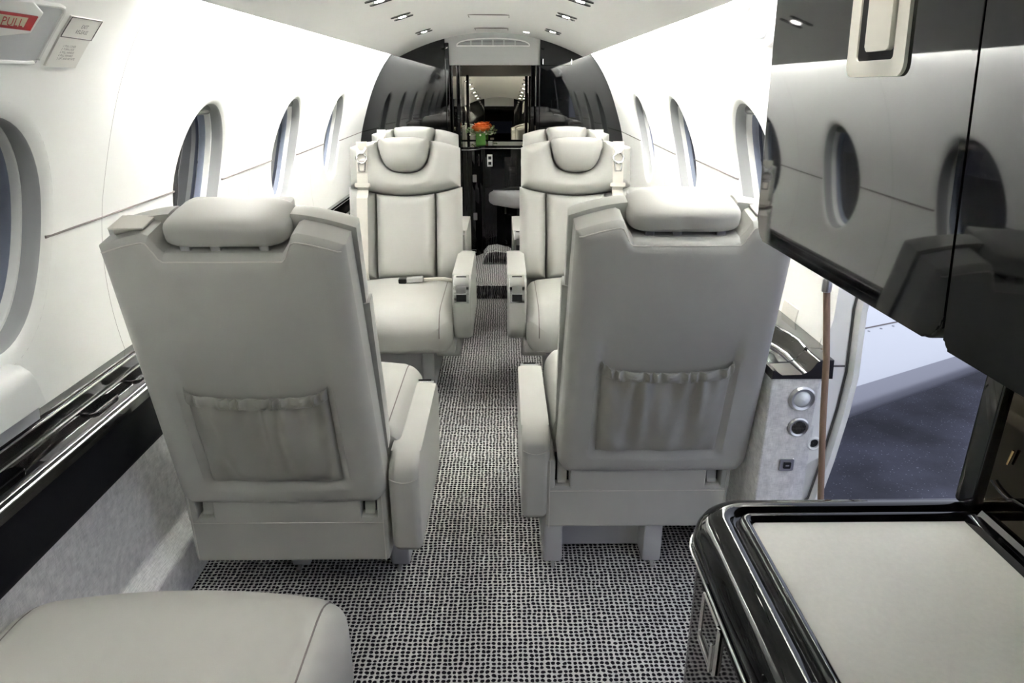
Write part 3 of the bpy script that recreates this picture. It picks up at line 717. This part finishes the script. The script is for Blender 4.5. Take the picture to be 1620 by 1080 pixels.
part('socket_hole', MB().lathe([(.0142, -.002), (.0005, -.002)], (.995, 1.766, .42), 'y', 20), 'void', lk)
rd = thing('hand_cord', 'upright tan leather hand cord hanging in the open doorway', 'cord', (.88, 1.45, .05))
c0, c1 = Vector((.803, 1.45, .985)), Vector((.895, 1.45, .30)); c2 = Vector((.93, 1.45, .012))
part('leather_cord', MB().tube([c0, c0.lerp(c1, .25) + Vector((.004, 0, 0)), c0.lerp(c1, .5), c0.lerp(c1, .75), c1, c2], .0075, 12), 'rod', rd)
part('metal_collar', MB().lathe([(.0075, -.012), (.0105, -.010), (.0105, .014), (.006, .022), (.0005, .024)], c0, 'z', 14), 'satin', rd)
part('upper_cable', MB().tube([c0, c0 + Vector((-.03, 0, .25)), Vector((.73, 1.45, 1.49))], .003, 8), 'satin', rd)

gr = MB().box(-30, 60, -30, 70, -1.42, -1.32)
struct('ground', gr, 'tar', 'dark speckled asphalt apron outside the door')
wg = thing('aircraft_wing', 'white swept wing seen through the open door above the asphalt', 'wing', (1.15, 3.3, -.55))
def wsec(x):
    f = (x - 1.0) / 5.5; le = 3.18 + (x - 1.0) * .53; ch = 2.6 - 1.3 * f; z0 = -.55 + .10 * f; th = .26 - .1 * f
    up_ = [(t, .5 * (2.969 * math.sqrt(t) - 1.26 * t - 3.516 * t * t + 2.843 * t ** 3 - 1.036 * t ** 4)) for t in [(1 - math.cos(PI * k / 16)) / 2 for k in range(17)]]
    pts = [(t, h) for t, h in up_[::-1]] + [(t, -h * .7) for t, h in up_[1:]]
    return [(x, le + t * ch, z0 + h * th * 2) for t, h in pts]
wx = [1.0, 1.3, 1.8, 2.5, 3.2, 4, 5, 6.5]
ws = [wsec(x) for x in wx]
wm = MB(); wm.grid(len(wx), len(ws[0]), lambda i, j: ws[i][j]); part('wing_skin', wm, 'wing', wg, angle=60)
le = MB(); le.grid(len(wx), 7, lambda i, j: tuple(Vector(ws[i][14 + j]) + (Vector(ws[i][14 + j]) - Vector((ws[i][14][0], ws[i][10][1], ws[i][16][2]))).normalized() * .004)); part('leading_edge', le, 'wingdark', wg, angle=60)
jt = MB(); rv = []
def wtop(x, t):
    S = wsec(x); le_, te = S[16], S[0]; yy = le_[1] + t * (te[1] - le_[1])
    for a, b in zip(S[:16], S[1:17]):
        if b[1] <= yy <= a[1]: return (x, yy, b[2] + (a[2] - b[2]) * (yy - b[1]) / (a[1] - b[1]) + .001)
    return le_
jt.tube([wtop(1.0 + .25 * k, .30) for k in range(22)], .006, 6); part('skin_joint', jt, 'seam', wg)
for k in range(44):
    p = wtop(1.1 + .12 * k, .275); rv.append(part('rivet', MB().lathe([(.010, 0), (.010, .002), (.0005, .004)], p, 'z', 8), 'wingdark', wg))

# ------------------------------------------------------------------ fittings on the left wall
rel = thing('exit_release_unit', 'white exit release handle with a red placard, at the upper left', 'handle', (-.74, 1.2, 1.49))
def LW(Y, t, off): return WP(-1, Y, t, off)
D2 = math.radians
def wpatch(c, h0, h1, n=9, mb=None):
    """plate that follows the lining: c = corners (Y, degrees) bottom-left, bottom-right, top-right, top-left"""
    def at(i, j):
        a, b = i / n, j / n; L = lambda p, q, t: (p[0] + (q[0] - p[0]) * t, p[1] + (q[1] - p[1]) * t)
        p = L(L(c[0], c[1], a), L(c[3], c[2], a), b); return p[0], D2(p[1])
    mb = mb or MB(); m = n + 1
    vs = [LW(*at(i, j), h1) for i in range(m) for j in range(m)] + [LW(*at(i, j), h0) for i in range(m) for j in range(m)]
    fs = [(i * m + j, (i + 1) * m + j, (i + 1) * m + j + 1, i * m + j + 1) for i in range(n) for j in range(n)]
    ring = [i * m for i in range(m)] + [n * m + j for j in range(1, m)] + [i * m + n for i in range(n - 1, -1, -1)] + [j for j in range(n - 1, 0, -1)]
    fs += [(ring[k], ring[(k + 1) % len(ring)], ring[(k + 1) % len(ring)] + m * m, ring[k] + m * m) for k in range(len(ring))]
    return mb.add(vs, fs)
part('recess_plate', wpatch([(1.05, 34.9), (1.472, 35.1), (1.508, 41.5), (1.05, 41.3)], -.002, .004), 'grey', rel)
rim = [(1.05, 34.9), (1.15, 34.92), (1.25, 34.95), (1.35, 35.0), (1.44, 35.05), (1.462, 35.15), (1.475, 35.6), (1.484, 37), (1.492, 38.5), (1.50, 40), (1.506, 41.0), (1.500, 41.6), (1.485, 41.75), (1.40, 41.6), (1.3, 41.5), (1.05, 41.4)]
part('recess_rim', MB().tube([LW(p, D2(q), .003) for p, q in rim], .005, 8), 'white', rel)
hs_ = [(1.0, 39.4), (1.10, 39.4), (1.20, 39.4), (1.265, 39.4), (1.346, 39.85), (1.360, 42.4), (1.318, 43.5), (1.23, 43.1), (1.10, 43.0), (1.0, 43.0)]
part('handle_housing', MB().prism([(p, D2(q)) for p, q in hs_], .0, .054, T=lambda p, q, r: LW(p, q, r), b=.005), 'white', rel)
part('red_placard', wpatch([(1.0, 40.4), (1.336, 40.4), (1.343, 42.0), (1.0, 42.0)], .050, .0565), 'red', rel)
part('letter_field', wpatch([(1.0, 40.7), (1.314, 40.72), (1.317, 41.76), (1.0, 41.7)], .056, .0572), 'pullbg', rel)
v, f = text_faces('PULL', .0245, 'RIGHT', 1.05)
lt = MB().add([LW(1.309 + x, D2(40.74) + y * .9, .0578) for x, y, z in v], f); part('lettering', lt, 'red', rel)

lb = thing('exit_release_label', 'pale label reading exit release, right of the release handle', 'sign', (-.78, 1.57, 1.49))
part('label_plate', wpatch([(1.502, 34.8), (1.608, 34.72), (1.650, 40.85), (1.537, 40.85)], .0, .004), 'placard', lb)
bx = [(1.5235, 38.4), (1.634, 38.3), (1.6485, 40.80), (1.5385, 40.80)]
bl = []
for k in range(4):
    a, b = bx[k], bx[(k + 1) % 4]; bl += [(a[0] + (b[0] - a[0]) * t / 6, a[1] + (b[1] - a[1]) * t / 6) for t in range(6)]
part('border', MB().tube([LW(p, D2(q), .0045) for p, q in bl], .0010, 5, True), 'ink', lb)
def wl_text(lines, y, t0, size, dt, mk, align='CENTER', shear=.35):
    mb = MB()
    for k, s_ in enumerate(lines):
        v, f = text_faces(s_, size, align); mb.add([LW(y + x + shear * (yy - dt * k), D2(t0) - dt * k + yy, .0046) for x, yy, z in v], f)
    part('lettering', mb, mk, lb)
wl_text(['EXIT', 'RELEASE'], 1.592, 39.62, .0115, .0118, 'ink')
wl_text(['1. PULL COVER', '2. TURN LOCK', '3. PULL HANDLE', '4. PULL INWARD', '5. LIFT AND ROTATE'], 1.541, 37.2, .0066, .0066, 'ink', 'LEFT')

ar = thing('folding_side_table', 'white moulded folded-up side table on the left wall under the nearest window', 'side table', (-.96, 1.1, .76))
pa = [(-.990, .838), (-.962, .834), (-.944, .820), (-.934, .800), (-.926, .745), (-.990, .740)]
part('table_leaf', MB().prism(pa, .80, 1.385, T=lambda p, q, r: (p, r, q), b=.006), 'white', ar)
part('table_base', MB().prism([(-.988, .742), (-.940, .742), (-.945, .708), (-.988, .704)], .80, 1.378, T=lambda p, q, r: (p, r, q), b=.003), 'grey', ar)

pl = thing('wall_placard', 'small blank placard low on the right wall near the door', 'placard', (.99, 2.05, .735))
part('placard_plate', MB().prism(rrect(1.99, 2.10, math.radians(-8.4), math.radians(-5.6), .004), -.001, .003, T=lambda p, q, r: WP(1, p, q, r), b=.001), 'placard', pl)
gp = thing('reading_light', 'oval white reading light recess high on the right wall', 'light', (.72, 1.84, 1.54))
tt = math.radians(43); ov = [(1.98 + .075 * math.cos(2 * PI * k / 36), math.radians(42.3) + .055 * math.sin(2 * PI * k / 36)) for k in range(36)]
part('recess_ring', MB().tube([WP(1, p, q, .002) for p, q in ov], .007, 8, True), 'white', gp)
part('swivel_eye', MB().ell(WP(1, 2.0, math.radians(41.5), .006), (.022, .03, .024), 1, 16, 10), 'grey', gp)

# ------------------------------------------------------------------ ceiling lights
def ceil_pt(x, y, off): 
    n = Vector((-2 * CK * x, 0, -1)).normalized(); p = Vector((x, y, CZ(x))) + n * off; return p
def downlight(x, y, where, lit=True, slats=True, watts=SPOT):
    sl = math.atan(-2 * CK * x); e = Vector((math.cos(sl), 0, math.sin(sl))); n = Vector((math.sin(sl), 0, -math.cos(sl)))
    base = Vector((x, y, CZ(x)))
    T = thing('ceiling_light', where, 'light', base, 0, 'lights in the cabin ceiling')
    Tm = lambda p, q, r: tuple(base + e * p + Vector((0, 1, 0)) * q + n * r)
    part('bezel', MB().prism([(.024 * math.cos(2 * PI * k / 24), .024 * math.sin(2 * PI * k / 24)) for k in range(24)], -.002, .004, T=Tm, b=.001), 'chrome', T)
    part('lens', MB().prism([(.018 * math.cos(2 * PI * k / 24), .018 * math.sin(2 * PI * k / 24)) for k in range(24)], .0035, .0060, T=Tm), 'lamp' if lit else 'satin', T)
    if slats:
        for q in (-.052, .052):
            part('gasper_slot', MB().prism(rrect(-.048, .048, q - .012, q + .012, .010), -.002, .005, T=Tm, b=.0015), 'darkmetal', T)
            part('slot_opening', MB().prism(rrect(-.040, .040, q - .006, q + .006, .005), .0045, .0062, T=Tm), 'void', T)
    if lit:
        ld = bpy.data.lights.new('spot', 'SPOT'); ld.energy = watts; ld.spot_size = math.radians(95); ld.spot_blend = .8; ld.shadow_soft_size = .018; ld.color = (1, .95, .86)
        lo = bpy.data.objects.new('spot', ld); COL.objects.link(lo); lo.parent = T
        lo.location = n * .012; lo.rotation_euler = (0, -sl * .5, 0)
nth = ['nearest', 'second', 'third', 'farthest']
for sx, nm in ((-1, 'left'), (1, 'right')):
    for k, y in enumerate((2.90, 3.53, 4.46)):
        downlight(sx * .385, y, '%s ceiling light in the %s row, between chrome air slots' % (['nearest', 'middle', 'farthest'][k], nm), True)
for y, nm in ((-.9, 'over the forward bulkhead'), (-.1, 'over the galley mirror'), (.7, 'over the galley counter'), (1.5, 'over the open door'), (2.25, 'over the seat backs')):  # out-of-view lights added to brighten the forward cabin
    for sx, sd in ((-1, 'left'), (1, 'right')):
        downlight(sx * .385, y, 'added unseen %s ceiling light %s, between chrome air slots' % (sd, nm), True, True, 4.0 if y < 1.2 else 1.2)
downlight(.242, 4.96, 'small single ceiling light just ahead of the aft doorway header', True, False)

# ------------------------------------------------------------------ aft bulkhead fittings and lavatory
mo = thing('bulkhead_box', 'small black box high on the right aft bulkhead', 'box', (.47, YB, 1.55))
part('box_body', MB().prism(rrect(.365, .582, 1.545, 1.592, .008), YB - .07, YB, T=lambda p, q, r: (p, r, q), b=.004), 'black', mo)
part('chrome_bead', MB().tube([(.372, YB - .070, 1.551), (.372, YB - .072, 1.586)], .003, 6).tube([(.576, YB - .070, 1.551), (.576, YB - .072, 1.586)], .003, 6), 'chrome', mo)
cy = 5.50
V = thing('vanity_cabinet', 'black lacquered vanity cabinet behind the aft doorway', 'cabinet', (0, 5.8, .095))
vp = [(-.72, cy), (-.20, cy)] + [(-.20 + .10 * math.sin(math.radians(a)), cy + .10 - .10 * math.cos(math.radians(a))) for a in range(10, 91, 10)] + [(-.06, cy + .13), (.72, cy + .13), (.72, 6.18), (-.72, 6.18)]
part('cabinet_body', MB().prism(vp, .095, .935, b=.003), 'black', V)
vt_ = [(p - (.0), q - .012 if q < 6 else q) for p, q in vp]
part('vanity_top', MB().prism(vt_, .938, .962, b=.006), 'black', V)
part('top_edge', MB().tube([(p, q - .013, .940) for p, q in vp[:-2]], .0025, 6), 'satin', V)
for z in (.72, .42): part('cabinet_latch', MB().prism(rrect(-.158, -.128, z - .028, z + .028, .003), cy + .004, cy + .016, T=lambda p, q, r: (p, r, q), b=.001), 'satin', V)
part('door_groove', MB().box(-.205, -.202, cy - .002, cy + .004, .12, .92), 'void', V)
ow = part('outlet_plate', MB().prism(rrect(-.045, -.003, .80, .892, .003), cy + .120, cy + .130, T=lambda p, q, r: (p, r, q), b=.001), 'white', V)
for z in (.825, .867): part('outlet_socket', MB().box(-.036, -.012, cy + .117, cy + .122, z - .012, z + .012, .001), 'plastic', ow)
part('cabinet_latch', MB().box(.225, .262, cy + .118, cy + .13, .80, .855, .001), 'satin', V)
part('toe_vent', MB().tube([(-.25 + p, cy - .003, .13 + q) for p, q in ((0, 0), (.11, 0), (.11, .02), (0, .02))], .0022, 6, True), 'satin', V)
ll = thing('added_lavatory_light', 'round ceiling light added over the vanity, unseen behind the header', 'light', (0, 5.75, 1.80))  # unseen lamp added to brighten the rose and vanity
part('bezel', MB().lathe([(.05, 0), (.05, -.008), (.04, -.010)], (0, 5.75, 1.80), 'z', 24), 'chrome', ll)
part('lens', MB().lathe([(.04, -.009), (.0005, -.012)], (0, 5.75, 1.80), 'z', 24), 'lamp', ll)
_l = bpy.data.lights.new('added_lavatory_spot', 'SPOT'); _l.energy = 7; _l.spot_size = math.radians(120); _l.spot_blend = .6; _l.shadow_soft_size = .04; _l.color = (1, .93, .82)
_o = bpy.data.objects.new('added_lavatory_spot', _l); COL.objects.link(_o); _o.parent = ll; _o.location = (0, 0, -.02)
mr = thing('lavatory_mirror', 'wall mirror above the vanity, seen through the aft doorway', 'mirror', (.02, 6.2, 1.25))
part('mirror_glass', MB().box(-.66, .66, 0, .01, .97, 1.60, T=lambda x, y, z: (x, 6.145 + y + .036 * (z - .97), z)), 'mirror', mr)
part('mirror_frame', MB().box(-.70, -.66, 6.17, 6.20, .962, 1.62).box(.66, .70, 6.17, 6.20, .962, 1.62).box(-.70, .70, 6.17, 6.20, 1.60, 1.63), 'black', mr)
bn = thing('vanity_bench', 'grey vinyl bench cushion inside the lavatory, right of the aisle', 'bench', (.25, 5.5, .095))
bp = [(-.035, 5.612), (.155, 5.405), (.52, 5.405), (.52, 5.618), (0, 5.618)]
part('bench_cushion', MB().prism(bp, .495, .615, b=.035), 'leather_dim', bn, angle=60)
part('bench_base', MB().prism([(.03, 5.61), (.19, 5.475), (.50, 5.475), (.50, 5.615)], .095, .497), 'black', bn)
hm = thing('carpeted_hump', 'rounded carpeted floor hump in front of the vanity', 'hump', (.1, 5.38, .095))
part('hump_body', MB().prism([(-.08, .095), (-.075, .16), (-.04, .20), (.03, .21), (.12, .185), (.28, .11), (.28, .095)], 5.22, 5.46, T=lambda p, q, r: (p, r, q), b=.02), 'carpet', hm, angle=60)
fv = thing('rose_vase', 'orange rose in a square green leaf-lined vase on the vanity top', 'vase', (-.095, 5.68, .962))
part('vase_body', MB().box(-.135, -.055, 5.64, 5.72, .962, 1.055, .006), 'vase', fv)
rs = MB(); rr = random.Random(3)
for lay, (n, r, h, sz) in enumerate(((1, 0, .055, .03), (4, .014, .05, .03), (6, .030, .042, .034), (9, .050, .032, .036), (10, .066, .020, .036))):
    for k in range(n):
        a = 2 * PI * k / n + lay * .5; cx, cy_, cz = r * math.cos(a), r * math.sin(a), h
        tilt = .2 + lay * .28
        c = MB().ell((0, 0, 0), (sz, sz * .9, .005), 1, 10, 6)
        pts_ = []
        for x, y, z in c.v:
            z = z + 6 * (x * x + y * y) * (.6 if lay else 1.0)
            x2, z2 = x * math.cos(tilt) - z * math.sin(tilt), x * math.sin(tilt) * .9 + z * math.cos(tilt)
            pts_.append((-.095 + cx + x2 * math.cos(a) - y * math.sin(a), 5.68 + cy_ + x2 * math.sin(a) + y * math.cos(a), 1.065 + cz + z2 * (1 if lay < 3 else .6)))
        rs.add(pts_, c.f)
part('rose_bloom', rs, 'petal', fv)
lf = MB(); bd = MB()
for k in range(60):
    a = rr.uniform(0, 2 * PI); r = rr.uniform(.05, .13); z = 1.06 + rr.uniform(-.02, .035); cx, cy_ = -.095 + r * math.cos(a), 5.68 + r * math.sin(a) * .7
    c = MB().ell((cx, cy_, z), (rr.uniform(.006, .014), rr.uniform(.006, .012), rr.uniform(.003, .009)), 1, 7, 5); (lf if k % 3 else bd).add(c.v, c.f)
    lf.tube([(-.095 + r * .35 * math.cos(a), 5.68 + r * .3 * math.sin(a), 1.05), (cx, cy_, z)], .0014, 4)
part('filler_leaves', lf, 'leaf', fv, kind='stuff'); part('filler_buds', bd, 'bud', fv, kind='stuff')
cdv = thing('small_card', 'small pale box on the vanity top beside the vase', 'box', (-.02, 5.72, .962))
part('card_box', MB().box(-.037, -.003, 5.70, 5.73, .962, .988, .002), 'placard', cdv)
